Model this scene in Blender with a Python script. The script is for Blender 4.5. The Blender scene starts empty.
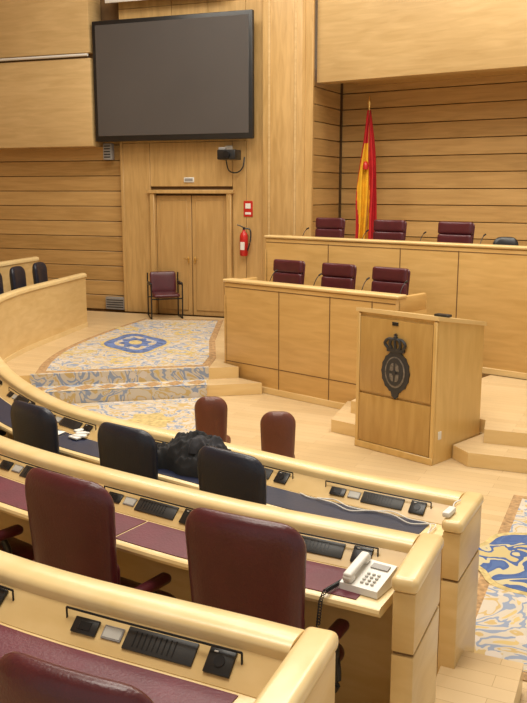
import bpy, bmesh, math, random
from mathutils import Vector, Matrix, noise
random.seed(4)
scene = bpy.context.scene
scene.view_settings.view_transform = 'Standard'
scene.view_settings.look = 'None'

# ------------------------------------------------------------ materials
def new_mat(name):
    m = bpy.data.materials.new(name); m.use_nodes = True
    nt = m.node_tree
    return m, nt, nt.nodes['Principled BSDF']

def plain(name, col, rough=0.5, metal=0.0, noise_amt=0.12, nscale=8.0, bump=0.0, coat=0.0):
    m, nt, b = new_mat(name)
    tc = nt.nodes.new('ShaderNodeTexCoord')
    n = nt.nodes.new('ShaderNodeTexNoise'); n.inputs['Scale'].default_value = nscale; n.inputs['Detail'].default_value = 4
    r = nt.nodes.new('ShaderNodeValToRGB')
    r.color_ramp.elements[0].position = .3; r.color_ramp.elements[1].position = .7
    r.color_ramp.elements[0].color = [c*(1-noise_amt) for c in col]+[1]
    r.color_ramp.elements[1].color = [min(1, c*(1+noise_amt)) for c in col]+[1]
    nt.links.new(tc.outputs['Object'], n.inputs['Vector'])
    nt.links.new(n.outputs['Fac'], r.inputs['Fac'])
    nt.links.new(r.outputs['Color'], b.inputs['Base Color'])
    b.inputs['Roughness'].default_value = rough
    b.inputs['Metallic'].default_value = metal
    b.inputs['Coat Weight'].default_value = coat
    if bump:
        n2 = nt.nodes.new('ShaderNodeTexNoise'); n2.inputs['Scale'].default_value = 90
        bp = nt.nodes.new('ShaderNodeBump'); bp.inputs['Strength'].default_value = bump; bp.inputs['Distance'].default_value = .01
        nt.links.new(tc.outputs['Object'], n2.inputs['Vector'])
        nt.links.new(n2.outputs['Fac'], bp.inputs['Height']); nt.links.new(bp.outputs['Normal'], b.inputs['Normal'])
    return m

def wood(name, c1, c2, scale=(1.2, 1.2, 9), rough=0.38, detail=6, coat=0.15):
    m, nt, b = new_mat(name)
    tc = nt.nodes.new('ShaderNodeTexCoord')
    mp = nt.nodes.new('ShaderNodeMapping'); mp.inputs['Scale'].default_value = scale
    n = nt.nodes.new('ShaderNodeTexNoise'); n.inputs['Scale'].default_value = 2.0; n.inputs['Detail'].default_value = detail
    n.inputs['Distortion'].default_value = .6
    r = nt.nodes.new('ShaderNodeValToRGB')
    r.color_ramp.elements[0].position = .32; r.color_ramp.elements[1].position = .68
    r.color_ramp.elements[0].color = list(c1)+[1]; r.color_ramp.elements[1].color = list(c2)+[1]
    n2 = nt.nodes.new('ShaderNodeTexNoise'); n2.inputs['Scale'].default_value = .7; n2.inputs['Detail'].default_value = 2
    mx = nt.nodes.new('ShaderNodeMix'); mx.data_type = 'RGBA'; mx.blend_type = 'MULTIPLY'; mx.inputs['Factor'].default_value = .3
    r2 = nt.nodes.new('ShaderNodeValToRGB')
    r2.color_ramp.elements[0].color = (.72, .68, .62, 1); r2.color_ramp.elements[1].color = (1, 1, 1, 1)
    r2.color_ramp.elements[0].position = .3; r2.color_ramp.elements[1].position = .65
    nt.links.new(tc.outputs['Object'], mp.inputs['Vector']); nt.links.new(mp.outputs['Vector'], n.inputs['Vector'])
    nt.links.new(tc.outputs['Object'], n2.inputs['Vector'])
    nt.links.new(n.outputs['Fac'], r.inputs['Fac']); nt.links.new(n2.outputs['Fac'], r2.inputs['Fac'])
    nt.links.new(r.outputs['Color'], mx.inputs['A']); nt.links.new(r2.outputs['Color'], mx.inputs['B'])
    nt.links.new(mx.outputs['Result'], b.inputs['Base Color'])
    b.inputs['Roughness'].default_value = rough; b.inputs['Coat Weight'].default_value = coat; b.inputs['Coat Roughness'].default_value = .3
    return m

def floor_wood(name):
    m, nt, b = new_mat(name)
    tc = nt.nodes.new('ShaderNodeTexCoord')
    mp = nt.nodes.new('ShaderNodeMapping'); mp.inputs['Rotation'].default_value = (0, 0, .45)
    br = nt.nodes.new('ShaderNodeTexBrick')
    br.inputs['Scale'].default_value = 1; br.inputs['Brick Width'].default_value = 1.3; br.inputs['Row Height'].default_value = .11
    br.inputs['Mortar Size'].default_value = .0015
    br.inputs['Color1'].default_value = (.70, .525, .30, 1); br.inputs['Color2'].default_value = (.63, .46, .245, 1)
    br.inputs['Mortar'].default_value = (.42, .27, .12, 1)
    n = nt.nodes.new('ShaderNodeTexNoise'); n.inputs['Scale'].default_value = 4; n.inputs['Detail'].default_value = 5
    mx = nt.nodes.new('ShaderNodeMix'); mx.data_type = 'RGBA'; mx.blend_type = 'MULTIPLY'; mx.inputs['Factor'].default_value = .15
    nt.links.new(tc.outputs['Object'], mp.inputs['Vector']); nt.links.new(mp.outputs['Vector'], br.inputs['Vector'])
    nt.links.new(tc.outputs['Object'], n.inputs['Vector'])
    nt.links.new(br.outputs['Color'], mx.inputs['A']); nt.links.new(n.outputs['Fac'], mx.inputs['B'])
    nt.links.new(mx.outputs['Result'], b.inputs['Base Color'])
    b.inputs['Roughness'].default_value = .33
    return m

def carpet(name, cols, scale=3.2, thr=None, dist=1.8):
    """woven floral carpet: voronoi blossoms and noise scrolls"""
    m, nt, b = new_mat(name)
    tc = nt.nodes.new('ShaderNodeTexCoord')
    nz = nt.nodes.new('ShaderNodeTexNoise'); nz.inputs['Scale'].default_value = scale; nz.inputs['Detail'].default_value = 2; nz.inputs['Distortion'].default_value = dist
    vo = nt.nodes.new('ShaderNodeTexVoronoi'); vo.inputs['Scale'].default_value = scale*1.6
    r1 = nt.nodes.new('ShaderNodeValToRGB'); cr = r1.color_ramp; cr.interpolation = 'CONSTANT'
    pos = thr or [0, .40, .46, .53, .60, .66]
    while len(cr.elements) < len(pos): cr.elements.new(.5)
    for e, p, c in zip(cr.elements, pos, [cols[0], cols[1], cols[0], cols[2], cols[0], cols[3]]):
        e.position = p; e.color = list(c)+[1]
    r2 = nt.nodes.new('ShaderNodeValToRGB'); r2.color_ramp.interpolation = 'CONSTANT'
    r2.color_ramp.elements[0].color = (1, 1, 1, 1); r2.color_ramp.elements[1].color = (0, 0, 0, 1); r2.color_ramp.elements[1].position = .24
    mx = nt.nodes.new('ShaderNodeMix'); mx.data_type = 'RGBA'; mx.inputs['B'].default_value = list(cols[4])+[1]
    nt.links.new(tc.outputs['Object'], nz.inputs['Vector']); nt.links.new(tc.outputs['Object'], vo.inputs['Vector'])
    nt.links.new(nz.outputs['Fac'], r1.inputs['Fac']); nt.links.new(vo.outputs['Distance'], r2.inputs['Fac'])
    nt.links.new(r2.outputs['Color'], mx.inputs['Factor']); nt.links.new(r1.outputs['Color'], mx.inputs['A'])
    nt.links.new(mx.outputs['Result'], b.inputs['Base Color'])
    b.inputs['Roughness'].default_value = .95
    return m

W_WALL = wood('wood_wall_honey', (.48, .295, .105), (.61, .39, .155), (7, 7, .8), .42)
W_PLANKS = [wood('wood_wall_plank', (.46, .275, .095), (.58, .36, .138), (.7, .7, 8), .42),
            wood('wood_wall_plank_dark', (.42, .25, .084), (.54, .33, .122), (.8, .8, 9), .42),
            wood('wood_wall_plank_light', (.50, .305, .11), (.62, .395, .157), (.6, .6, 7), .42)]
W_PLANK = W_PLANKS[0]
W_PALE = wood('wood_upper_pale', (.55, .37, .16), (.65, .455, .215), (.8, .8, 7), .42)
W_DOOR = wood('wood_door', (.46, .275, .098), (.54, .335, .128), (8, 8, .7), .4)
W_BENCH = wood('wood_bench_front', (.57, .35, .115), (.67, .43, .16), (.9, .9, 7), .34)
W_BAND = wood('wood_bench_cap', (.72, .51, .22), (.78, .58, .285), (.9, .9, 6), .3)
W_LIGHT = wood('wood_desk_rail', (.77, .58, .275), (.83, .65, .35), (3, 3, 8), .28, coat=.35)
W_DESK = wood('wood_desk_body', (.67, .465, .195), (.76, .555, .265), (1.5, 1.5, 6), .35)
W_LECT = wood('wood_lectern_panel', (.43, .25, .068), (.53, .33, .105), (6, 6, 1), .36)
W_LECT2 = wood('wood_lectern_body', (.62, .40, .13), (.71, .48, .18), (5, 5, 1), .34)
DARKW = plain('groove_shadow_wood', (.16, .085, .03), .7)
FLOORW = floor_wood('wood_floor_planks')
BURG = plain('leather_burgundy', (.078, .011, .018), .36, bump=.15, coat=.1)
BURG2 = plain('leather_desk_burgundy', (.115, .016, .032), .45, bump=.15)
NAVY = plain('leather_navy', (.009, .012, .026), .38, bump=.15)
NAVY2 = plain('leather_desk_navy', (.010, .014, .042), .45, bump=.15)
BROWN = plain('leather_brown', (.12, .035, .022), .42, bump=.15)
BLACK = plain('plastic_black', (.013, .013, .014), .35)
CONSOLE = plain('plastic_console', (.026, .025, .025), .45)
BLACKM = plain('metal_black', (.02, .02, .022), .35, .5)
GREY = plain('plastic_grey', (.28, .27, .26), .45)
WHITE = plain('plastic_white', (.74, .73, .69), .4, noise_amt=.03)
CREAM = plain('wall_plaster_cream', (.70, .58, .40), .8, noise_amt=.04, nscale=2)
GOLD = plain('metal_gold', (.75, .5, .16), .3, .9)
REDP = plain('paint_red', (.50, .018, .014), .3)
SCREEN = plain('screen_glass_dark', (.082, .076, .075), .3, noise_amt=.05, nscale=1)
EMBL = plain('emblem_iron', (.03, .03, .034), .5)
EMBL2 = plain('emblem_enamel', (.16, .14, .12), .5, noise_amt=.5, nscale=40)
CLOTH = plain('cloth_black', (.013, .013, .015), .85, noise_amt=.2, nscale=30)
SCARF = plain('cloth_grey', (.035, .035, .042), .9, noise_amt=.3, nscale=30)
FRED = plain('flag_red', (.50, .015, .02), .75)
FYEL = plain('flag_yellow', (.78, .44, .02), .75)
PAPER = plain('paper', (.8, .79, .75), .8, noise_amt=.03)
KEY = plain('plastic_key_light', (.50, .49, .45), .45)
RUGC = carpet('carpet_cream_floral', [(.56, .50, .41), (.52, .38, .17), (.26, .31, .42), (.58, .44, .19), (.60, .54, .48)], 3.2)
RUGB = carpet('carpet_blue_scroll', [(.06, .11, .29), (.08, .14, .33), (.54, .47, .28), (.52, .42, .20), (.07, .12, .31)], 3.2, [0, .38, .44, .50, .56, .62], .7)
RUGE = plain('carpet_border_brown', (.40, .25, .12), .95, noise_amt=.35, nscale=25)
RUGY = plain('carpet_gold', (.55, .43, .19), .95, noise_amt=.3, nscale=20)
RUGBL = plain('carpet_blue', (.11, .165, .36), .95, noise_amt=.5, nscale=14)

# ------------------------------------------------------------ mesh builder
class MB:
    def __init__(s): s.v = []; s.f = []; s.fm = []; s.mats = []
    def mi(s, mat):
        if mat not in s.mats: s.mats.append(mat)
        return s.mats.index(mat)
    def add(s, verts, faces, mat, M=None):
        o = len(s.v); k = s.mi(mat)
        for p in verts:
            p = Vector(p)
            s.v.append(M @ p if M else p)
        for f in faces:
            s.f.append([o+i for i in f]); s.fm.append(k)
    def box(s, c, size, mat, M=None, rz=0):
        x, y, z = [a/2 for a in size]
        vs = [Vector(q) for q in [(-x,-y,-z),(x,-y,-z),(x,y,-z),(-x,y,-z),(-x,-y,z),(x,-y,z),(x,y,z),(-x,y,z)]]
        if rz: vs = [Matrix.Rotation(rz, 3, 'Z') @ q for q in vs]
        vs = [q+Vector(c) for q in vs]
        s.add(vs, [(0,3,2,1),(4,5,6,7),(0,1,5,4),(1,2,6,5),(2,3,7,6),(3,0,4,7)], mat, M)
    def rbox(s, c, size, r, mat, M=None, seg=3, fn=None):
        bm = bmesh.new(); bmesh.ops.create_cube(bm, size=1)
        for v in bm.verts: v.co = Vector((v.co.x*size[0], v.co.y*size[1], v.co.z*size[2]))
        bmesh.ops.bevel(bm, geom=bm.edges[:], offset=min(r, min(size)*.49), segments=seg, profile=.5, affect='EDGES')
        bm.verts.index_update()
        vs = [v.co+Vector(c) for v in bm.verts]
        if fn: vs = [fn(v) for v in vs]
        s.add(vs, [[v.index for v in f.verts] for f in bm.faces], mat, M); bm.free()
    def prism(s, poly, z0, z1, mat, M=None, side=None):
        n = len(poly)
        vs = [(p[0], p[1], z0) for p in poly]+[(p[0], p[1], z1) for p in poly]
        s.add(vs, [list(range(n))[::-1], [n+i for i in range(n)]], mat, M)
        s.add(vs, [(i, (i+1) % n, n+(i+1) % n, n+i) for i in range(n)], side or mat, M)
    def cyl(s, p0, p1, r0, mat, r1=None, n=20, M=None):
        p0 = Vector(p0); p1 = Vector(p1); r1 = r0 if r1 is None else r1
        q = (p1-p0).to_track_quat('Z', 'Y').to_matrix(); vs = []
        for p, r in ((p0, r0), (p1, r1)):
            for i in range(n):
                a = 2*math.pi*i/n; vs.append(p+q @ Vector((r*math.cos(a), r*math.sin(a), 0)))
        s.add(vs, [(i, (i+1) % n, n+(i+1) % n, n+i) for i in range(n)]+[list(range(n))[::-1], list(range(n, 2*n))], mat, M)
    def lathe(s, prof, mat, c=(0, 0, 0), n=24, M=None):
        vs = []
        for r, z in prof:
            for i in range(n):
                a = 2*math.pi*i/n; vs.append((c[0]+r*math.cos(a), c[1]+r*math.sin(a), c[2]+z))
        fs = []
        for j in range(len(prof)-1):
            for i in range(n): fs.append((j*n+i, j*n+(i+1) % n, (j+1)*n+(i+1) % n, (j+1)*n+i))
        fs.append(list(range(n))[::-1]); fs.append([(len(prof)-1)*n+i for i in range(n)])
        s.add(vs, fs, mat, M)
    def tube(s, pts, r, mat, n=8, M=None, smooth=True):
        pts = [Vector(p) for p in pts]
        if smooth and len(pts) > 2: pts = crom(pts, 6)
        vs = []; up = Vector((0.13, 0.21, 1)).normalized()
        for i, p in enumerate(pts):
            t = (pts[min(i+1, len(pts)-1)]-pts[max(i-1, 0)]).normalized()
            a = t.cross(up)
            if a.length < .05: a = t.cross(Vector((1, 0, 0)))
            a.normalize(); b = t.cross(a)
            for k in range(n):
                an = 2*math.pi*k/n; vs.append(p+(a*math.cos(an)+b*math.sin(an))*r)
        fs = [(j*n+i, j*n+(i+1) % n, (j+1)*n+(i+1) % n, (j+1)*n+i) for j in range(len(pts)-1) for i in range(n)]
        fs += [list(range(n))[::-1], [(len(pts)-1)*n+i for i in range(n)]]
        s.add(vs, fs, mat, M)
    def cushion(s, w, h, t, r, mat, M, taper=1.0, bend=0.0, top_r=None, crown=0.0):
        """pillow in local XZ (z 0..h), thickness along Y, taper = width at z=0 / width at top"""
        tr = top_r or r; out = []
        def arc(cx, cz, rr, a0, a1):
            for i in range(7):
                a = a0+(a1-a0)*i/6; out.append((cx+rr*math.cos(a), cz+rr*math.sin(a)))
        hw = w/2
        arc(hw-r, r, r, -math.pi/2, 0)
        out.append((hw, h*.35)); out.append((hw, h*.6))
        arc(hw-tr, h-tr, tr, 0, math.pi/2)
        out.append((hw*.3, h)); out.append((0, h)); out.append((-hw*.3, h))
        arc(-hw+tr, h-tr, tr, math.pi/2, math.pi)
        out.append((-hw, h*.6)); out.append((-hw, h*.35))
        arc(-hw+r, r, r, math.pi, 1.5*math.pi)
        out.append((0, 0))
        n = len(out); vs = []
        sl = [.3, .6, .8, .9, .96, .99, 1.0]
        rings = [(k, 1) for k in sl]+[(k, -1) for k in sl[::-1][1:]]
        for k, sg in rings:
            yy = sg*t/2*math.sqrt(max(0, 1-k**7))
            for x, z in out:
                xx = x*k; zz = h/2+(z-h/2)*k
                xx *= taper+(1-taper)*zz/h
                zz += crown*(1-(xx/hw)**2)*(zz/h)
                vs.append((xx, yy+bend*xx*xx/(hw*hw), zz))
        fs = []
        for j in range(len(rings)-1):
            for i in range(n): fs.append((j*n+i, j*n+(i+1) % n, (j+1)*n+(i+1) % n, (j+1)*n+i))
        fs.append(list(range(n))); fs.append([(len(rings)-1)*n+i for i in range(n)][::-1])
        s.add(vs, fs, mat, M)
    def sweep(s, path, prof, mat, close=True):
        """path: list of (P,T,N). prof: list of (n, zrel) closed polygon"""
        m = len(prof); vs = []
        for P, T, N in path:
            for a, z in prof: vs.append((P.x+N.x*a, P.y+N.y*a, P.z+z))
        fs = [(j*m+i, j*m+(i+1) % m, (j+1)*m+(i+1) % m, (j+1)*m+i) for j in range(len(path)-1) for i in range(m)]
        fs += [list(range(m))[::-1], [(len(path)-1)*m+i for i in range(m)]]
        s.add(vs, fs, mat)
    def build(s, name, sharp=38):
        me = bpy.data.meshes.new(name); me.from_pydata([tuple(v) for v in s.v], [], s.f)
        for m in s.mats: me.materials.append(m)
        me.polygons.foreach_set('material_index', s.fm)
        bm = bmesh.new(); bm.from_mesh(me); bmesh.ops.recalc_face_normals(bm, faces=bm.faces[:]); bm.to_mesh(me); bm.free()
        me.polygons.foreach_set('use_smooth', [True]*len(me.polygons))
        me.set_sharp_from_angle(angle=math.radians(sharp))
        me.update()
        ob = bpy.data.objects.new(name, me); scene.collection.objects.link(ob)
        return ob

def crom(pts, k):
    out = []; n = len(pts)
    for i in range(n-1):
        p0 = pts[max(i-1, 0)]; p1 = pts[i]; p2 = pts[i+1]; p3 = pts[min(i+2, n-1)]
        if i == 0: p0 = p1*2-p2
        if i == n-2: p3 = p2*2-p1
        for j in range(k):
            t = j/k
            out.append(.5*((2*p1)+(p2-p0)*t+(2*p0-5*p1+4*p2-p3)*t*t+(3*p1-p0-3*p2+p3)*t**3))
    out.append(pts[-1]); return out

class Path:
    def __init__(s, pts, k=10):
        s.p = crom([Vector(p) for p in pts], k) if len(pts) > 2 else [Vector(p) for p in pts]
        s.L = [0]
        for a, b in zip(s.p, s.p[1:]): s.L.append(s.L[-1]+(b.xy-a.xy).length)
        s.len = s.L[-1]
    def at(s, d):
        d = max(0, min(s.len, d)); i = 0
        while i < len(s.L)-2 and s.L[i+1] < d: i += 1
        t = (d-s.L[i])/(s.L[i+1]-s.L[i]); P = s.p[i].lerp(s.p[i+1], t)
        def tan(j):
            q = s.p[min(j+1, len(s.p)-1)]-s.p[max(j-1, 0)]; q.z = 0; return q.normalized()
        T = tan(i).lerp(tan(i+1), t).normalized()
        return P, T, Vector((-T.y, T.x, 0))
    def frames(s, a, b, step=.15):
        n = max(2, int((b-a)/step)+1); return [s.at(a+(b-a)*i/(n-1)) for i in range(n)]
    def nearest(s, x, y):
        q = Vector((x, y)); best = min(((s.at(s.len*i/400)[0].xy-q).length, s.len*i/400) for i in range(401)); return best

def frameM(P, T, N, n, z):
    """matrix: X=T, Y=N, Z=up at P + N*n, z"""
    return Matrix(((T.x, N.x, 0, P.x+N.x*n), (T.y, N.y, 0, P.y+N.y*n), (0, 0, 1, z), (0, 0, 0, 1)))

# ------------------------------------------------------------ desk rows (curved)
pC = Path([(-3.0,14.4,1.22),(-3.2,13.3,1.22),(-3.42,12,1.22),(-3.45,10.9,1.2),(-3.2,9.6,1.12),(-2.5,8.03,1.0),(-1.9,7.0,.97),(-1.25,6.2,.97),(-.188,5.385,.97),(.515,4.85,.97),(1.12,4.47,.97)])
pB = Path([(-3.95,15.0,1.45),(-4.3,13.4,1.45),(-4.5,11.8,1.42),(-4.3,9.8,1.3),(-3.5,7.8,1.16),(-2.6,6.3,1.14),(-1.616,5.03,1.14),(-.317,4.05,1.14),(.69,3.49,1.14)])
pA = Path([(-4.6,7.5,1.31),(-3.5,5.7,1.31),(-2.2,3.95,1.31),(-.967,2.95,1.31),(.135,2.37,1.31)])

def desk_row(path, floor_h, leather):
    mb = MB(); E = path.len
    fr = path.frames(0, E)
    w = .135; rail = []
    for i in range(9):
        a = math.pi*i/8
        rail.append((-w/2+w/2*math.cos(a)*1.0, -.028+.028*math.sin(a)))
    rail += [(-w, -.065), (0, -.065)]
    mb.sweep(fr, rail, W_LIGHT)
    mb.sweep(fr, [(-.02, -.065), (-.055, -.065), (-.055, -floor_h), (-.02, -floor_h)], W_DESK)
    mb.sweep(fr, [(-.012, -floor_h+.12), (-.02, -floor_h+.12), (-.02, -floor_h), (-.012, -floor_h)], W_LIGHT)
    mb.sweep(fr, [(-.06, -.066), (-.125, -.066), (-.125, -.045), (-.225, -.132), (-.225, -.15), (-.06, -.15)], W_DESK)
    mb.sweep(fr, [(-.118, -.0655), (-.135, -.0655), (-.135, -.078), (-.118, -.078)], BLACK)
    mb.sweep(fr, [(-.06, -.135), (-.49, -.135), (-.505, -.142), (-.51, -.155), (-.505, -.17), (-.49, -.177), (-.06, -.177)], W_LIGHT)
    x = .1; b = E-.10
    while x < b-.2:
        e = min(b, x+1.74)
        mb.sweep(path.frames(x, e-.012), [(-.240, -.136), (-.240, -.131), (-.478, -.131), (-.478, -.136)], leather)
        x = e
    sp = .87; d = E-.42; k = 0
    while d > .3 and k < 14:
        P, T, N = path.at(d); S = (N*.755+Vector((0, 0, .656))); Nn = T.cross(S)
        c = P+N*(-.175)+Vector((0, 0, -.088))
        M = Matrix(((T.x, S.x, Nn.x, c.x), (T.y, S.y, Nn.y, c.y), (T.z, S.z, Nn.z, c.z), (0, 0, 0, 1)))
        mb.rbox((0, .0, .003), (.25, .072, .008), .003, CONSOLE, M, 2)
        for q in range(9): mb.box((-.09+q*.018, 0, .0072), (.004, .05, .0015), BLACKM, M)
        mb.rbox((.21, 0, .004), (.088, .078, .012), .003, BLACK, M, 2)
        mb.cyl((.21, 0, .009), (.21, 0, .013), .018, BLACKM, n=16, M=M)
        mb.rbox((.19, .026, .011), (.014, .005, .002), .0009, WHITE, M, 1)
        mb.rbox((-.175, 0, .002), (.075, .045, .005), .002, GREY, M, 1)
        mb.rbox((-.175, 0, .0045), (.065, .034, .003), .001, KEY, M, 1)
        mb.rbox((-.28, 0, .003), (.095, .052, .009), .003, BLACK, M, 2)
        mb.rbox((-.28, 0, .008), (.045, .028, .003), .001, BLACKM, M, 1)
        a, b2 = d-.36, d+.28
        bar = [p[0]+p[2]*(-.165)+Vector((0, 0, -.045)) for p in path.frames(max(0, a), min(E, b2), .2)]
        mb.tube(bar, .004, BLACKM, 6, smooth=False)
        for q in (bar[0], bar[-1]): mb.cyl(q, q-Vector((0, 0, .04)), .0035, BLACKM, n=6)
        d -= sp; k += 1
    P, T, N = path.at(E)
    M = frameM(P, T, N, 0, P.z)
    # end panel; turned slightly toward the aisle, capped by the returning rail
    R = Matrix.Translation((.045, 0, 0)) @ Matrix.Rotation(math.radians(5), 4, 'Z')
    M = M @ R
    mb.rbox((0, -.235, -.032), (.11, .50, .064), .026, W_LIGHT, M, 4)
    mb.rbox((0, -.235, -.19), (.09, .475, .25), .006, W_DESK, M, 2)
    mb.box((0, -.235, -.32), (.078, .455, .012), DARKW, M)
    mb.rbox((0, -.235, -.326-(floor_h-.326)/2), (.09, .475, floor_h-.332), .006, W_DESK, M, 2)
    d = E-1.8
    while d > .5:
        P, T, N = path.at(d); M = frameM(P, T, N, 0, P.z)
        mb.box((0, -.25, -(floor_h+.177)/2), (.03, .36, floor_h-.177), W_DESK, M); d -= 1.74
    return mb.build('curved_desk_row')

desk_row(pC, .97, NAVY2)
desk_row(pB, 1.14, BURG2)
desk_row(pA, 1.31, BURG2)

# ------------------------------------------------------------ chairs
def office_chair(name, x, y, z, face, mat, W=.47, H=1.15, arms=True, segs=1):
    face = Vector((face[0], face[1], 0)).normalized()
    T = Vector((face.y, -face.x, 0))
    B = Matrix(((T.x, face.x, 0, x), (T.y, face.y, 0, y), (0, 0, 1, z), (0, 0, 0, 1)))
    mb = MB(); seat = .46 if H > .85 else .36
    R = Matrix.Translation((0, .02, seat-.02)) @ Matrix.Rotation(math.radians(4), 4, 'X')
    hb = H-seat+.02
    if segs == 1:
        mb.cushion(W, hb, .11, .06, mat, B @ R, taper=.86, bend=.035, top_r=.10, crown=.015)
        mb.cushion(W*.9, hb*.45, .10, .05, mat, B @ R @ Matrix.Translation((0, .03, .04)), taper=.9, bend=.03)
    else:
        mb.cushion(W, hb, .07, .05, mat, B @ R @ Matrix.Translation((0, -.03, 0)), taper=.9, bend=.03, top_r=.06)
        hh = hb/segs
        for i in range(segs):
            mb.cushion(W*.97, hh*1.02, .10, .035, mat, B @ R @ Matrix.Translation((0, .02, i*hh)), bend=.03)
    Sm = Matrix(((1,0,0,0),(0,0,1,.03),(0,-1,0,seat),(0,0,0,1)))
    mb.cushion(W*1.0, .44, .11, .07, mat, B @ Sm, taper=.95)
    mb.rbox((0, .24, seat-.065), (W*.7, .34, .03), .01, BLACK, B, 2)
    mb.cyl((0, .24, .10), (0, .24, seat-.07), .028, BLACKM, M=B)
    mb.cyl((0, .24, .07), (0, .24, .16), .045, BLACK, M=B)
    for i in range(5):
        a = 2*math.pi*i/5+.3; c, s_ = math.cos(a), math.sin(a)
        mb.tube([(0, .24, .12), (c*.12, .24+s_*.12, .105), (c*.23, .24+s_*.23, .07)], .018, BLACKM, M=B)
        mb.cyl((c*.23-s_*.02, .24+s_*.23+c*.02, .03), (c*.23+s_*.02, .24+s_*.23-c*.02, .03), .03, BLACK, n=14, M=B)
    if arms:
        for sx in (-1, 1):
            xx = sx*(W/2+.03)
            mb.tube([(sx*W*.3, .2, seat-.06), (xx, .22, seat-.04), (xx, .23, seat+.1), (xx, .2, seat+.19)], .02, BLACK, M=B)
            mb.rbox((xx, .17, seat+.205), (.065, .30, .05), .024, mat, B, 4)
            mb.tube([(xx, .05, seat+.2), (sx*W*.46, .02, seat+.2)], .018, mat, M=B, smooth=False)
    return mb.build(name)

def seat_at(path, x, y, z, mat, dist=.67, **k):
    dd, s_ = path.nearest(x, y); P, T, N = path.at(s_)
    q = P-N*dist
    return office_chair('desk_armchair', q.x, q.y, z, N, mat, **k)

for (x, y) in [(-.04, 3.19), (-.87, 3.6), (-1.68, 4.23), (-2.37, 5.1)]:
    seat_at(pB, x, y, .17, BURG, .69, H=1.19, W=.54)
for (x, y) in [(-.45, 1.87), (-1.32, 2.37), (-2.15, 3.0)]:
    seat_at(pA, x, y, .34, BURG, .72, H=1.13, W=.50)
for (x, y) in [(-.19, 4.55), (-.81, 5.13), (-1.48, 5.70), (-2.0, 6.4), (-3.1, 7.9)]:
    seat_at(pC, x, y, 0, NAVY, .66, H=1.17, W=.49)
for (x, y) in [(-3.5, 13.85), (-3.7, 13.1), (-3.85, 12.35), (-3.95, 11.5)]:
    seat_at(pC, x, y, .3, NAVY, .56, H=1.13, W=.43, arms=False)
for (x, y) in [(-4.85, 13.2), (-5.0, 12.3)]:
    seat_at(pB, x, y, .3, NAVY, .64, H=1.25, W=.43)
# clerks' brown chairs on the floor in front of the first row
for (x, y) in [(.11, 6.25), (-.43, 6.72)]:
    office_chair('clerk_chair', x, y, 0, (.02, 1), BROWN, W=.28, H=.94, arms=False)

# ------------------------------------------------------------ floor and tiers
mb = MB(); mb.box((0, 9, -.05), (20, 26, .1), FLOORW); mb.build('floor')

mb = MB()
polyB = [(p[0].x, p[0].y) for p in [pB.at(pB.len*i/60) for i in range(20, 61)]]
polyA = [(q[0].x, q[0].y) for q in [pA.at(pA.len*i/30) for i in range(31)]]
mb.prism(polyB+[(1.0, 4.22), (1.36, 4.06), (.85, 2.9), (.5, 2.1)]+polyA[::-1], .002, .17, FLOORW, side=W_LIGHT)
mb.build('tier_platform')
mb = MB()
mb.prism(polyA+[(.5, 3.05), (.82, 2.92), (-.6, -.5), (-5.5, -.5)], .002, .34, FLOORW, side=W_LIGHT)
mb.prism([(-5.4, 3.0), (-2.2, 1.9), (-.9, 1.12), (.12, .75), (-.4, -.5), (-5.4, -.5)], .34, .51, FLOORW, side=W_LIGHT)
mb.prism([(-5.3, 1.4), (-1.6, .6), (-.1, -.1), (-.4, -.5), (-5.3, -.5)], .51, .85, FLOORW, side=W_LIGHT)
mb.build('tier_platform')

# carpeted platform at left with two steps (stops at the wall panelling)
mb = MB()
mb.prism([(-.33, 11.02), (-3.3, 10.42), (-8.25, 10.42), (-8.25, 18.1), (.60, 14.9), (.2, 13.2), (-.1, 12.0), (-.55, 11.3)], .15, .3, FLOORW, side=W_BAND)
mb.prism([(-.02, 10.72), (-3.3, 10.05), (-8.25, 10.05), (-8.25, 18.1), (.60, 14.9), (.2, 13.2), (-.1, 12.0), (-.55, 11.25)], .002, .15, FLOORW, side=W_BAND)
mb.build('stair_platform')
# platform right of / behind the lectern
mb = MB()
mb.prism([(.74, 8.98), (1.10, 8.66), (1.53, 9.10), (2.26, 8.43), (1.86, 8.03), (1.95, 7.78), (7.5, 5.55), (9, 9), (1.72, 9.4), (1.0, 9.8)], .002, .14, FLOORW, side=W_BAND)
mb.prism([(.98, 9.25), (1.36, 8.97), (1.53, 9.11), (2.28, 8.44), (2.18, 8.10), (7.6, 5.9), (9, 9), (6.3, 7.8), (2.9, 10.6), (1.72, 9.3), (1.2, 9.6)], .14, .28, FLOORW, side=W_BAND)
mb.build('stage_platform')
mb = MB()
mb.prism([(-.38, 11.35), (1.60, 9.50), (2.50, 10.9), (.15, 12.9)], .002, .65, FLOORW)
mb.prism([(.12, 13.2), (6.3, 8.0), (9, 11), (7.5, 12.0), (1.5, 16.05), (1.05, 15.1), (.5, 14.9)], .002, 1.2, FLOORW)
mb.build('presidency_dais')

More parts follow.
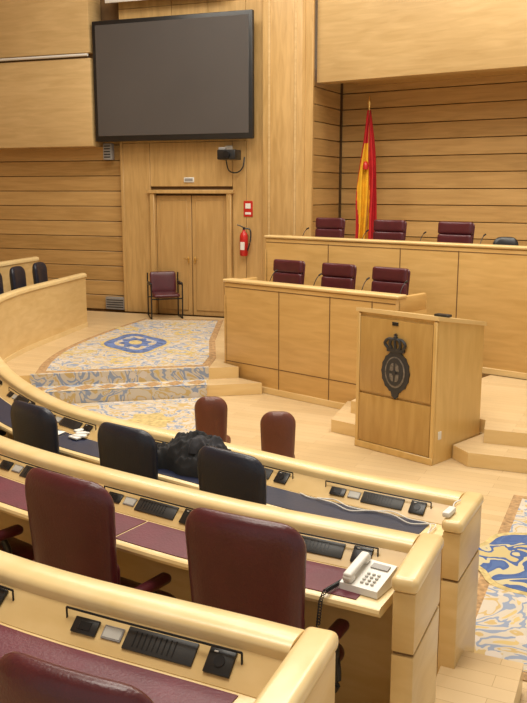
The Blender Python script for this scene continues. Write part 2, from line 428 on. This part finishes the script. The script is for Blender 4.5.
# ------------------------------------------------------------ carpets
def ring_poly(cx, cy, rx, ry, n=48, rot=0, petals=0, amp=0):
    out = []
    for i in range(n):
        a = 2*math.pi*i/n; k = 1+amp*math.cos(petals*a)
        x, y = rx*k*math.cos(a), ry*k*math.sin(a)
        out.append((cx+x*math.cos(rot)-y*math.sin(rot), cy+x*math.sin(rot)+y*math.cos(rot)))
    return out
mb = MB()
left = [(-2.90, 10.52), (-2.98, 11.3), (-2.95, 12.2), (-2.75, 13.3), (-2.45, 14.4), (-2.15, 15.3)]
left = [(v.x, v.y) for v in crom([Vector((a, b, 0)) for a, b in left], 5)]
right = [(-.72, 15.15), (-.75, 13), (-.66, 11.6), (-.72, 10.98)]
mb.prism(left+right, .3, .306, RUGE)
def shrink(poly, k, c): return [(c[0]+(x-c[0])*k, c[1]+(y-c[1])*(k+.02)) for x, y in poly]
mb.prism(shrink(left+right, .91, (-1.8, 12.9)), .306, .310, RUGC)
mb.prism(ring_poly(-1.95, 12.75, .48, .84, 60, .2, 4, .10), .310, .312, RUGY)
mb.prism(ring_poly(-1.95, 12.75, .43, .77, 60, .2, 4, .10), .312, .314, RUGBL)
mb.prism(ring_poly(-1.95, 12.75, .29, .54, 60, .2, 4, .1), .314, .316, RUGC)
mb.prism(ring_poly(-1.95, 12.75, .22, .40, 60, .2, 8, .15), .316, .318, RUGBL)
mb.prism(ring_poly(-1.95, 12.75, .10, .18, 60, .2), .318, .320, RUGY)
for i, (px, py) in enumerate([(-1.95, 11.4), (-1.2, 12.0), (-2.65, 12.0), (-1.3, 13.7), (-2.3, 14.1), (-1.4, 14.6)]):
    mb.prism(ring_poly(px, py, .14, .24, 36, i, 7, .12), .310, .3125, RUGY)
    mb.prism(ring_poly(px, py, .08, .13, 36, i, 5, .12), .3125, .314, RUGC)
mb.prism([(-.72, 11.0), (-2.95, 10.54), (-2.95, 10.48), (-.72, 10.935)], .15, .311, RUGC)
mb.prism([(-.72, 10.94), (-2.95, 10.49), (-2.95, 10.10), (-.72, 10.55)], .15, .156, RUGC)
mb.prism([(-.72, 10.58), (-2.95, 10.13), (-2.95, 10.09), (-.72, 10.54)], .004, .156, RUGC)
for q in range(8):
    t = (q+.5)/8; cx = -2.95+2.23*t; cy = 10.30+.455*t
    mb.prism([(cx-.12, cy-.02), (cx, cy-.14), (cx+.12, cy+.02), (cx, cy+.14)], .156, .158, RUGE)
mb.prism([(-.60, 10.55), (-2.9, 10.08), (-2.5, 8.6), (-1.6, 7.3), (-.9, 6.9), (-.35, 7.9), (-.5, 9.2)], .001, .008, RUGE)
mb.prism([(-.75, 10.5), (-2.8, 10.08), (-2.4, 8.7), (-1.6, 7.5), (-.95, 7.1), (-.5, 7.95), (-.65, 9.2)], .008, .012, RUGC)
mb.prism(ring_poly(-1.3, 9.4, .25, .32, 48, .2, 6, .15), .012, .014, RUGY)
mb.prism(ring_poly(-2.1, 9.2, .22, .28, 48, .2, 5, .2), .012, .014, RUGBL)
mb.build('floral_carpet')
def orient(cx, cy, hw, hh):
    a = Vector((.40, .917)); b = Vector((.917, -.40)); c = Vector((cx, cy))
    return [tuple(c+b*sx*hw+a*sy*hh) for sx, sy in ((-1, -1), (1, -1), (1, 1), (-1, 1))]
mb = MB()
mb.prism(orient(2.55, 5.25, 1.05, 1.45), .001, .008, RUGE)
mb.prism(orient(2.55, 5.25, .97, 1.37), .008, .012, RUGC)
mb.prism(ring_poly(2.38, 5.48, .98, .64, 60, -.3, 8, .05), .012, .014, RUGY)
mb.prism(ring_poly(2.38, 5.48, .93, .59, 60, -.3, 8, .05), .014, .016, RUGB)
mb.build('floral_carpet')
mb = MB()
mb.prism([(1.42, 4.1), (2.6, 3.6), (1.9, 2.0), (.90, 2.4)], .001, .008, RUGE)
mb.prism([(1.5, 4.0), (2.5, 3.58), (1.85, 2.1), (.98, 2.5)], .008, .012, RUGC)
mb.build('floral_carpet')

# ------------------------------------------------------------ walls
WD = Vector((.94, -.342, 0)); WN = Vector((-.342, -.94, 0))
def wallM(s_, off=0):   # X along wall, Y into the wall, Z up
    P = Vector((-2.0, 16.0, 0))+WD*s_+WN*off
    return Matrix(((WD.x, -WN.x, 0, P.x), (WD.y, -WN.y, 0, P.y), (0, 0, 1, 0), (0, 0, 0, 1)))
mb = MB(); M = wallM(0)
mb.box(((-.69+2.9)/2, .15, 4.0), (3.59, .18, 8.0), DARKW, M)
def panel(x0, x1, z0, z1, mat=W_WALL, y=.03, t=.06, g=.006): mb.rbox(((x0+x1)/2, y, (z0+z1)/2), (x1-x0-g, t, z1-z0-g), .004, mat, M, 1)
panel(-.66, -.10, .3, 3.45); panel(1.54, 1.80, .3, 3.45); panel(1.80, 2.14, .3, 8); panel(-.10, 1.54, 2.66, 3.45)
for a, b in [(-.66, .4), (.4, 1.1), (1.1, 1.80)]: panel(a, b, 3.45, 5.8); panel(a, b, 5.8, 8)
mb.rbox((2.5, -.02, 4.15), (.72, .16, 7.7), .02, W_WALL, M, 2)
mb.rbox((2.27, -.105, 4.15), (.04, .02, 7.7), .005, W_PALE, M, 1)
mb.rbox((2.74, -.105, 4.15), (.04, .02, 7.7), .005, W_PALE, M, 1)
mb.build('wall_back')
seq = [0, 2, 1, 0, 1, 2, 0, 2, 0, 1, 2, 1, 0]
mb = MB()
mb.box((-4.2, .28, 4.0), (7.0, .2, 8.0), DARKW, M)
z = .3; q = 0
while z < 3.6:
    mb.rbox((-4.2, .16, z+.14), (7.0, .05, .272), .006, W_PLANKS[seq[q % 13]], M, 1); z += .285; q += 1
mb.rbox((-.69, .10, 1.9), (.07, .2, 3.2), .008, W_WALL, M, 1)
mb.build('wall_back_left')
mb = MB()
mb.rbox((-4.38, -.08, 4.17), (6.55, .45, 1.56), .012, W_PALE, M, 2)
mb.rbox((-4.38, -.08, 6.52), (6.55, .45, 2.96), .012, W_PALE, M, 2)
mb.box((-4.38, 0, 5.0), (6.5, .3, .1), DARKW, M)
mb.cyl(M @ Vector((-7.6, -.33, 5.0)), M @ Vector((-1.13, -.33, 5.0)), .025, WHITE, n=12)
mb.build('wall_upper_left')
mb = MB(); mb.box((-8.4, 9, 4), (.2, 20, 8), W_PLANK); mb.build('wall_left')
# apse
BD = Vector((.83, -.557, 0)).normalized()
def fM(P, D):
    N = Vector((-D.y, D.x, 0))
    return Matrix(((D.x, N.x, 0, P[0]), (D.y, N.y, 0, P[1]), (0, 0, 1, 0), (0, 0, 0, 1)))
mb = MB(); MBm = fM((.90, 14.98), BD)
mb.rbox((4.5, .15, 5.35), (9, .3, 1.94), .01, W_PALE, MBm, 2)
mb.rbox((4.5, .15, 7.16), (9, .3, 1.66), .01, W_PALE, MBm, 2)
mb.box((4.6, .85, 4.5), (8.8, 1.1, .1), W_WALL, MBm)
mb.build('wall_beam_right')
mb = MB(); MA = fM((1.45, 16.25), BD)
mb.box((4.5, .2, 2.9), (9.4, .2, 3.3), DARKW, MA)
z = 1.2; q = 3
while z < 4.4:
    mb.rbox((4.5, .05, z+.14), (9.0, .06, .272), .006, W_PLANKS[seq[q % 13]], MA, 1); z += .285; q += 1
RD = Vector((1.45-.86, 16.25-15.0, 0)).normalized(); MR = fM((.80, 14.92), RD)
mb.box((.75, .14, 4.0), (1.6, .1, 8.0), W_WALL, MR)
z = 1.2; q = 6
while z < 4.4:
    mb.rbox((.74, .03, z+.14), (1.40, .06, .272), .006, W_PLANKS[seq[q % 13]], MR, 1); z += .285; q += 1
mb.rbox((0, .03, 4.0), (.07, .16, 8.0), .01, W_WALL, MR, 1)
mb.build('wall_apse')
mb = MB(); mb.box((0, 9, 8.05), (20, 26, .1), CREAM); mb.build('ceiling')

# door
mb = MB()
for x0, x1 in ((0.01, .72), (.73, 1.44)):
    mb.rbox(((x0+x1)/2, .03, 1.40), (x1-x0-.006, .05, 2.20), .004, W_DOOR, M, 1)
    mb.rbox(((x0+x1)/2, .0, 1.40), (x1-x0-.16, .02, 2.02), .006, W_DOOR, M, 1)
mb.box((.725, .04, 1.40), (.02, .02, 2.2), DARKW, M)
mb.rbox((-.04, -.02, 1.43), (.09, .12, 2.26), .008, W_WALL, M, 1)
mb.rbox((1.49, -.02, 1.43), (.09, .12, 2.26), .008, W_WALL, M, 1)
mb.rbox((.72, -.03, 2.57), (1.72, .14, .07), .01, W_WALL, M, 1)
for x in (.66, .79):
    mb.rbox((x, -.015, 1.33), (.025, .01, .12), .003, GOLD, M, 1)
    mb.cyl(M @ Vector((x, -.01, 1.35)), M @ Vector((x, -.06, 1.35)), .008, GOLD, n=10)
    mb.cyl(M @ Vector((x, -.06, 1.35)), M @ Vector((x+(.08 if x > .7 else -.08), -.06, 1.35)), .008, GOLD, n=10)
mb.build('door_1')

# television
mb = MB()
mb.rbox((.495, -.25, 4.52), (3.09, .10, 2.10), .02, BLACK, M, 2)
mb.rbox((.495, -.302, 4.53), (2.95, .012, 1.93), .004, SCREEN, M, 1)
mb.rbox((.495, -.10, 4.50), (1.0, .20, .8), .02, BLACKM, M, 1)
mb.build('wall_screen')
mb = MB()
mb.rbox((.35, -.12, 6.02), (2.3, .24, .10), .02, WHITE, M, 2)
mb.rbox((.35, -.22, 5.95), (2.3, .03, .16), .01, WHITE, M, 2)
mb.build('wall_light_trough')
mb = MB()
mb.rbox((-.92, -.06, 3.30), (.18, .12, .30), .015, GREY, M, 2)
for i in range(5): mb.box((-.92, -.122, 3.20+i*.05), (.13, .004, .02), BLACKM, M)
mb.build('wall_speaker')
mb = MB()
mb.rbox((.69, -.005, 2.78), (.2, .03, .09), .006, WHITE, M, 1); mb.box((.69, -.022, 2.78), (.16, .004, .05), GREY, M)
mb.build('door_sign')
mb = MB()
mb.rbox((1.84, -.005, 2.27), (.17, .02, .28), .005, REDP, M, 1)
mb.box((1.84, -.017, 2.32), (.10, .004, .09), WHITE, M); mb.box((1.84, -.017, 2.19), (.11, .004, .04), WHITE, M)
mb.build('fire_sign')
mb = MB()
E = M @ Matrix.Translation((1.80, -.12, .02))
mb.lathe([(.0, 1.42), (.06, 1.42), (.075, 1.44), (.075, 1.76), (.06, 1.82), (.03, 1.85), (.025, 1.88)], REDP, M=E)
mb.cyl((0, 0, 1.87), (0, 0, 1.93), .022, BLACK, M=E)
mb.tube([(0, 0, 1.92), (-.06, -.01, 1.95), (-.12, -.02, 1.97)], .01, BLACK, M=E)
mb.tube([(.02, 0, 1.91), (.12, 0, 1.88), (.13, -.02, 1.7), (.09, -.06, 1.52)], .013, BLACK, M=E)
mb.rbox((0, -.076, 1.6), (.08, .006, .14), .002, WHITE, E, 1)
mb.rbox((0, .09, 1.7), (.08, .05, .2), .01, BLACKM, E, 1)
mb.build('fire_extinguisher')
mb = MB()
mb.rbox((1.48, -.02, 3.30), (.14, .05, .14), .01, WHITE, M, 1)
mb.cyl(M @ Vector((1.58, 0, 3.22)), M @ Vector((1.58, -.25, 3.22)), .025, BLACKM)
mb.rbox((1.60, -.3, 3.20), (.34, .3, .17), .02, BLACK, M, 2)
mb.cyl(M @ Vector((1.62, -.45, 3.20)), M @ Vector((1.62, -.50, 3.20)), .06, BLACKM)
mb.rbox((1.48, -.3, 3.30), (.12, .12, .06), .01, GREY, M, 1)
mb.tube([M @ Vector(q) for q in [(1.5, -.2, 3.12), (1.53, -.15, 2.94), (1.66, -.12, 2.90), (1.76, -.08, 2.98), (1.78, -.02, 3.17)]], .012, BLACK)
mb.build('wall_camera')
mb = MB()
mb.rbox((-.95, .08, .44), (.42, .08, .24), .01, GREY, M, 1)
for i in range(4): mb.box((-.95, .037, .37+i*.045), (.36, .008, .014), BLACKM, M)
mb.build('wall_vent')

# visitor chair beside the door
mb = MB()
f = Vector((.25, -.97, 0)).normalized(); T = Vector((f.y, -f.x, 0))
B = Matrix(((T.x, f.x, 0, -1.80), (T.y, f.y, 0, 15.45), (0, 0, 1, .306), (0, 0, 0, 1)))
mb.cushion(.48, .40, .07, .05, BURG, B @ Matrix.Translation((0, -.22, .42)) @ Matrix.Rotation(math.radians(10), 4, 'X'), bend=.02)
mb.cushion(.50, .46, .08, .06, BURG, B @ Matrix(((1,0,0,0),(0,0,1,-.2),(0,-1,0,.42),(0,0,0,1))))
for sx in (-1, 1):
    x = sx*.28
    mb.tube([(x, -.25, .80), (x, -.24, .60), (x, .22, .62), (x, .26, .58), (x, .24, .02), (x, .1, .012), (x, -.2, .012)], .013, BLACKM, M=B)
    mb.tube([(x, -.24, .62), (x, -.26, .3), (x, -.27, .012)], .013, BLACKM, M=B)
    mb.rbox((x, 0, .635), (.05, .36, .03), .012, BLACK, B, 2)
mb.tube([(-.28, -.2, .36), (.28, -.2, .36)], .012, BLACKM, M=B, smooth=False)
mb.tube([(-.28, .2, .36), (.28, .2, .36)], .012, BLACKM, M=B, smooth=False)
mb.build('visitor_chair')

# ------------------------------------------------------------ presidency benches
def bench(p0, p1, z0, ztop, seams, hseam, width=.62):
    mb = MB(); D = (Vector(p1)-Vector(p0)).normalized().to_3d(); L = (Vector(p1)-Vector(p0)).length
    M = fM(p0, D); h = ztop-z0
    mb.rbox((L/2, .04, z0+h/2-.02), (L, .08, h-.04), .03, W_BENCH, M, 3)
    mb.rbox((L/2, .08, ztop-.02), (L+.02, .19, .04), .016, W_BAND, M, 3)
    mb.box((L/2, -.001, ztop-.10), (L-.06, .004, .010), DARKW, M)
    mb.rbox((L/2, width/2+.04, ztop-.27), (L, width-.08, .04), .012, W_BAND, M, 2)
    mb.rbox((L/2, width/2+.05, ztop-.247), (L-.2, width-.3, .008), .003, BURG2, M, 1)
    for x in (.03, L-.03):
        mb.rbox((x, width/2, z0+(h-.2)/2), (.06, width, h-.22), .01, W_BENCH, M, 2)
        mb.rbox((x, width/2, ztop-.12), (.06, width*.98, .2), .02, W_BENCH, M, 2)
    for x in seams: mb.box((x, -.001, z0+h/2-.04), (.012, .006, h-.1), DARKW, M)
    if hseam: mb.box((L/2, -.001, z0+hseam), (L-.06, .006, .010), DARKW, M)
    mb.rbox((L/2, -.006, z0+.04), (L-.02, .02, .08), .004, W_BAND, M, 1)
    return mb, M, L
mb, M1, L1 = bench((-.53, 11.28), (1.50, 9.43), .002, 1.44, [.98, 1.79, 2.4], .34)
mb.build('lower_presidency_bench')
mb, M2, L2 = bench((.02, 13.1), (6.2, 7.86), .28, 1.92, [1.2, 2.4, 3.27, 4.3, 5.4], 0)
mb.build('upper_presidency_bench')

for (x, y) in [(.37, 12.0), (1.02, 11.4), (1.63, 10.82)]:
    office_chair('presidency_chair', x, y, .65, (-.66, -.75), BURG, W=.54, H=.98, segs=3, arms=False)
for (x, y) in [(1.08, 13.78), (1.89, 12.78), (2.70, 12.0)]:
    office_chair('presidency_chair', x, y, 1.2, (-.62, -.78), BURG, W=.54, H=.96, segs=3, arms=False)
office_chair('black_chair', 3.20, 11.3, 1.2, (-.3, -.95), BLACK, W=.34, H=.78, arms=False)

def mic(x, y, z, lean):
    mb = MB(); l = Vector(lean).normalized()
    mb.rbox((x, y, z+.012), (.09, .09, .024), .008, BLACK, None, 2)
    P = Vector((x, y, z+.02))
    pts = [P, P+Vector((l.x*.02, l.y*.02, .14)), P+Vector((l.x*.08, l.y*.08, .25)), P+Vector((l.x*.15, l.y*.15, .31))]
    mb.tube(pts, .005, BLACKM); q = pts[-1]; mb.cyl(q, q+Vector((l.x*.05, l.y*.05, .015)), .011, BLACK, n=12)
    mb.build('gooseneck_microphone')
def bp(M, x, y, z): v = M @ Vector((x, y, z)); return v.x, v.y, v.z
for x in (.45, 1.2, 1.95, 2.5): a, b, c = bp(M1, x, .38, 1.197); mic(a, b, c, (.5, .6, 0))
for x in (.4, 1.5, 2.45, 3.35): a, b, c = bp(M2, x, .38, 1.677); mic(a, b, c, (.5, .6, 0))

# flag
mb = MB(); fx, fy = 1.82, 15.15
mb.cyl((fx, fy, 1.2), (fx, fy, 4.0), .016, GOLD)
mb.lathe([(.0, 0), (.03, .01), (.02, .04), (.035, .08), (.018, .14), (.0, .22)], GOLD, (fx, fy, 3.98), 12)
mb.lathe([(.0, 1.2), (.17, 1.2), (.17, 1.23), (.06, 1.26), (.03, 1.32)], BLACKM, (fx, fy, 0))
nu, nv = 49, 30; vs = []; fs = {0: [], 1: []}
for j in range(nv):
    t = j/(nv-1); z = 3.95-2.35*t; w = .07+.30*min(1, t*1.5)**.8
    for i in range(nu):
        u = i/(nu-1); amp = .02+.05*t
        x = (u-.5)*w+.012*math.sin(9*t+u*5)-.02*t
        y = -.03+amp*math.sin(u*22+1.5*t)
        vs.append((fx+x, fy+y, z+.05*math.sin(u*3)*t))
for j in range(nv-1):
    for i in range(nu-1):
        u = (i+.5)/(nu-1); t = j/nv
        k = 1 if (.08+.05*math.sin(j*.3) < u < .60-.06*math.sin(j*.2)) and t > .2 else 0
        fs[k].append((j*nu+i, j*nu+i+1, (j+1)*nu+i+1, (j+1)*nu+i))
mb.add(vs, fs[0], FRED); mb.add(vs, fs[1], FYEL)
mb.lathe([(.0, 0), (.045, .0), (.05, .06), (.03, .13), (0, .14)], REDP, (fx-.05, fy-.09, 2.95), 12)
mb.build('spanish_flag', 80)

# ------------------------------------------------------------ lectern
ex = Vector((.707, -.707, 0)); ML = fM((.949, 8.48), ex)
mb = MB(); Wl, Dl = .95, .83
def sidebody(x0, x1, ya, yb, za, zb, z0, mat):
    mb.add([(x0, ya, z0), (x0, yb, z0), (x0, yb, zb), (x0, ya, za), (x1, ya, z0), (x1, yb, z0), (x1, yb, zb), (x1, ya, za)],
           [(0,1,2,3),(7,6,5,4),(0,4,5,1),(1,5,6,2),(2,6,7,3),(3,7,4,0)], mat, ML)
sidebody(0, Wl, .02, Dl, 1.40, 1.27, .002, W_LECT2)
mb.add([(-.015, -.01, 1.405), (Wl+.015, -.01, 1.405), (Wl+.015, Dl+.02, 1.265), (-.015, Dl+.02, 1.265),
        (-.015, -.01, 1.445), (Wl+.015, -.01, 1.445), (Wl+.015, Dl+.02, 1.305), (-.015, Dl+.02, 1.305)],
       [(0,3,2,1),(4,5,6,7),(0,1,5,4),(1,2,6,5),(2,3,7,6),(3,0,4,7)], W_BAND, ML)
mb.rbox((Wl/2, .008, .98), (Wl-.09, .03, .76), .006, W_LECT, ML, 2)
mb.rbox((Wl/2, .008, .325), (Wl-.09, .03, .50), .006, W_LECT, ML, 2)
for x in (.02, Wl-.02): mb.rbox((x, .005, .70), (.04, .03, 1.38), .006, W_LECT2, ML, 1)
mb.rbox((Wl/2, .005, .035), (Wl, .04, .07), .006, W_LECT2, ML, 1)
mb.rbox((Wl/2, -.012, 1.325), (.07, .012, .035), .002, BLACK, ML, 1)
mb.rbox((Wl+.003, .10, .28), (.008, .05, .08), .002, WHITE, ML, 1)
mb.rbox((Wl*.85, .3, 1.41), (.16, .08, .03), .01, BLACK, ML, 2)
ec = (Wl/2+.02, -.012, .85)
def plate(poly, y0, y1, mat):
    n = len(poly); vs = [(ec[0]+x, y0, ec[2]+z) for x, z in poly]+[(ec[0]+x, y1, ec[2]+z) for x, z in poly]
    mb.add(vs, [list(range(n)), [n+i for i in range(n)][::-1]]+[(i, (i+1) % n, n+(i+1) % n, n+i) for i in range(n)], mat, ML)
plate(ring_poly(0, 0, .165, .205, 48, 0, 16, .03), .0, -.022, EMBL)
plate(ring_poly(0, 0, .118, .155, 48), -.018, -.028, EMBL2)
plate(ring_poly(0, .005, .100, .138, 48), -.026, -.034, EMBL)
for sx in (-1, 1):
    for sz in (-1, 1):
        plate([(sx*.010, sz*.015), (sx*.055, sz*.015), (sx*.05, sz*.065), (sx*.03, sz*.088), (sx*.010, sz*.092)], -.034, -.038, EMBL2)
plate(ring_poly(0, 0, .022, .03, 16), -.038, -.046, EMBL)
plate([(-.10, .20), (.10, .20), (.105, .235), (-.105, .235)], 0, -.03, EMBL)
for i in range(5):
    a = -.09+i*.045; mb.tube([(ec[0]+a, -.025, ec[2]+.235), (ec[0]+a*1.35, -.035, ec[2]+.28), (ec[0]+a*.9, -.035, ec[2]+.325), (ec[0], -.03, ec[2]+.325)], .015, EMBL, M=ML)
mb.lathe([(0, 0), (.02, .01), (.02, .03), (0, .04)], EMBL, (ec[0], -.03, ec[2]+.325), 10, ML)
plate([(-.007, .355), (.007, .355), (.007, .385), (-.007, .385)], -.02, -.035, EMBL)
plate([(-.02, .365), (.02, .365), (.02, .375), (-.02, .375)], -.02, -.035, EMBL)
plate([(-.05, -.19), (.05, -.19), (.035, -.245), (0, -.27), (-.035, -.245)], 0, -.02, EMBL)
mb.build('lectern')

# ------------------------------------------------------------ items on the desks
# folded coat: draped cloth surface with directional creases
mb = MB()
dC, sC = pC.nearest(-.29, 5.44); P, T, N = pC.at(sC)
Mc = frameM(P, T, N, -.25, .97-.131)
def coat(rx, ry, H, seed, M, mat, rings=34, n=120):
    vs = [(0, 0, H)]
    for j in range(1, rings+1):
        r = j/rings
        for i in range(n):
            a = 2*math.pi*i/n
            R = 1+.22*noise.noise(Vector((math.cos(a)*1.3, math.sin(a)*1.3, seed)))+.05*math.sin(a*9+seed)*r
            x, y = rx*R*r*math.cos(a), ry*R*r*math.sin(a)
            q = Vector((x*8+y*5, y*16-x*6, seed)); q2 = Vector((x*20, y*9+x*12, seed+4))
            crease = (1-abs(noise.noise(q))*2.6)*.030+(1-abs(noise.noise(q2))*3)*.014
            h = H*math.sqrt(max(0, 1-r*r*.92))*(.9+.5*noise.noise(Vector((x*4, y*4, seed+9))))+crease*min(1, (1-r)*5+.35)
            if j == rings: h = .0
            vs.append((x, y, max(.0, h)))
    fs = [(0, 1+i, 1+(i+1) % n) for i in range(n)]
    for j in range(rings-1):
        for i in range(n): fs.append((1+j*n+i, 1+(j+1)*n+i, 1+(j+1)*n+(i+1) % n, 1+j*n+(i+1) % n))
    fs.append([1+(rings-1)*n+i for i in range(n)][::-1])
    mb.add(vs, fs, mat, M)
coat(.27, .17, .18, 3.3, Mc, CLOTH)
coat(.13, .09, .07, 7.7, Mc @ Matrix.Translation((.06, .0, .13)) @ Matrix.Rotation(.5, 4, 'Z'), SCARF)
coat(.15, .11, .14, 5.1, Mc @ Matrix.Translation((-.19, -.04, 0)) @ Matrix.Rotation(.9, 4, 'Z'), CLOTH)
coat(.12, .10, .14, 1.7, Mc @ Matrix.Translation((.17, .02, 0)) @ Matrix.Rotation(-.4, 4, 'Z'), CLOTH)
mb.build('black_coat', 80)

def on_row(path, d, n, dz=0):
    P, T, N = path.at(d); return frameM(P, T, N, n, P.z-.131+dz)
# telephone
mb = MB(); Mt = on_row(pB, pB.len-.115, -.335) @ Matrix.Rotation(-.10, 4, 'Z') @ Matrix.Scale(.88, 4)
mb.add([(-.10, -.11, 0), (.10, -.11, 0), (.10, .11, 0), (-.10, .11, 0), (-.095, -.105, .03), (.095, -.105, .03), (.095, .105, .075), (-.095, .105, .075)],
       [(0,3,2,1),(4,5,6,7),(0,1,5,4),(1,2,6,5),(2,3,7,6),(3,0,4,7)], WHITE, Mt)
Mk = Mt @ Matrix.Translation((0, 0, .052)) @ Matrix.Rotation(math.atan2(.045, .21), 4, 'X')
mb.rbox((-.06, 0, .035), (.045, .20, .026), .011, WHITE, Mk, 3)
for yy in (-.08, .08): mb.rbox((-.06, yy, .018), (.05, .05, .035), .012, WHITE, Mk, 3)
for i in range(3):
    for j in range(4): mb.rbox((.0+i*.026, -.07+j*.024, .005), (.016, .014, .008), .003, KEY, Mk, 1)
mb.rbox((.03, .065, .004), (.09, .04, .006), .002, GREY, Mk, 1)
cord = []
for i in range(160):
    t = i/159; base = Vector((-.10-.03*t, -.08-.16*min(1, t*1.6), .02-.34*max(0, t-.5)**1.1)); a = i*.9
    cord.append(base+Vector((.009*math.cos(a), .004*math.sin(a), .009*math.sin(a))))
mb.tube(cord, .003, BLACK, 5, M=Mt, smooth=False)
mb.build('desk_telephone')
# cables on front row
mb = MB(); Mc = on_row(pC, pC.len-.42, -.26)
for k in range(2):
    pts = [(-.50+.2*k, .03, .01)]
    for i in range(7): pts.append((-.40+.12*i+.03*k, .035*math.sin(i*2+k)-.03*k, .008+.008*abs(math.sin(i+k))))
    pts.append((.36, -.16, .01)); mb.tube(pts, .0035, WHITE, 6, M=Mc)
mb.build('white_cable')
mb = MB(); Mc = on_row(pC, pC.len, -.40, .135) @ Matrix.Translation((.045, 0, 0))
mb.rbox((.0, .0, .013), (.04, .11, .03), .010, WHITE, Mc, 2)
mb.tube([(0, .05, .012), (-.02, .14, .012), (-.01, .20, .010)], .004, WHITE, M=Mc)
mb.build('headset_receiver')
def papers(path, d, n, ang, w=.21, l=.29):
    mb = MB(); Mp = on_row(path, d, n) @ Matrix.Rotation(ang, 4, 'Z')
    for i in range(3): mb.box((i*.006, -i*.005, .002+i*.002), (w, l, .0015), PAPER, Mp, rz=i*.05)
    mb.build('paper_sheets')
d_, s1 = pC.nearest(-1.35, 6.1); papers(pC, s1-.1, -.36, .3, .15, .2)
mb = MB(); Mp = on_row(pC, s1+.12, -.30)
for q in range(4): mb.rbox((q*.03, q*.02, .012+q*.008), (.10, .05, .018), .008, WHITE, Mp @ Matrix.Rotation(q*.5, 4, 'Z'), 2)
mb.build('earphone_bundle')

# ------------------------------------------------------------ lights
w = bpy.data.worlds.new('interior_ambient'); scene.world = w; w.use_nodes = True
w.node_tree.nodes['Background'].inputs[0].default_value = (1, .95, .85, 1)
w.node_tree.nodes['Background'].inputs[1].default_value = .60
def area(name, loc, sx, sy, e, col=(1, .945, .83)):
    l = bpy.data.lights.new(name, 'AREA'); l.shape = 'RECTANGLE'; l.size = sx; l.size_y = sy; l.energy = e; l.color = col
    o = bpy.data.objects.new(name, l); o.location = loc; scene.collection.objects.link(o); return o
area('ceiling_light_panel', (-1, 3.5, 7.95), 4, 2.5, 370)
area('ceiling_light_panel', (1, 8, 7.95), 5, 2.5, 420)
area('ceiling_light_panel', (-1.5, 12.3, 7.95), 5, 2, 310)
area('ceiling_light_panel', (4, 10.5, 7.95), 3, 2.5, 230)

# ------------------------------------------------------------ camera
cd = bpy.data.cameras.new('camera'); cam = bpy.data.objects.new('camera', cd); scene.collection.objects.link(cam)
cam.location = (0, 0, 2.6); cam.rotation_euler = (math.radians(90-10.76), 0, 0)
cd.sensor_fit = 'VERTICAL'; cd.sensor_height = 36; cd.lens = 43.53; cd.clip_start = .05
scene.camera = cam
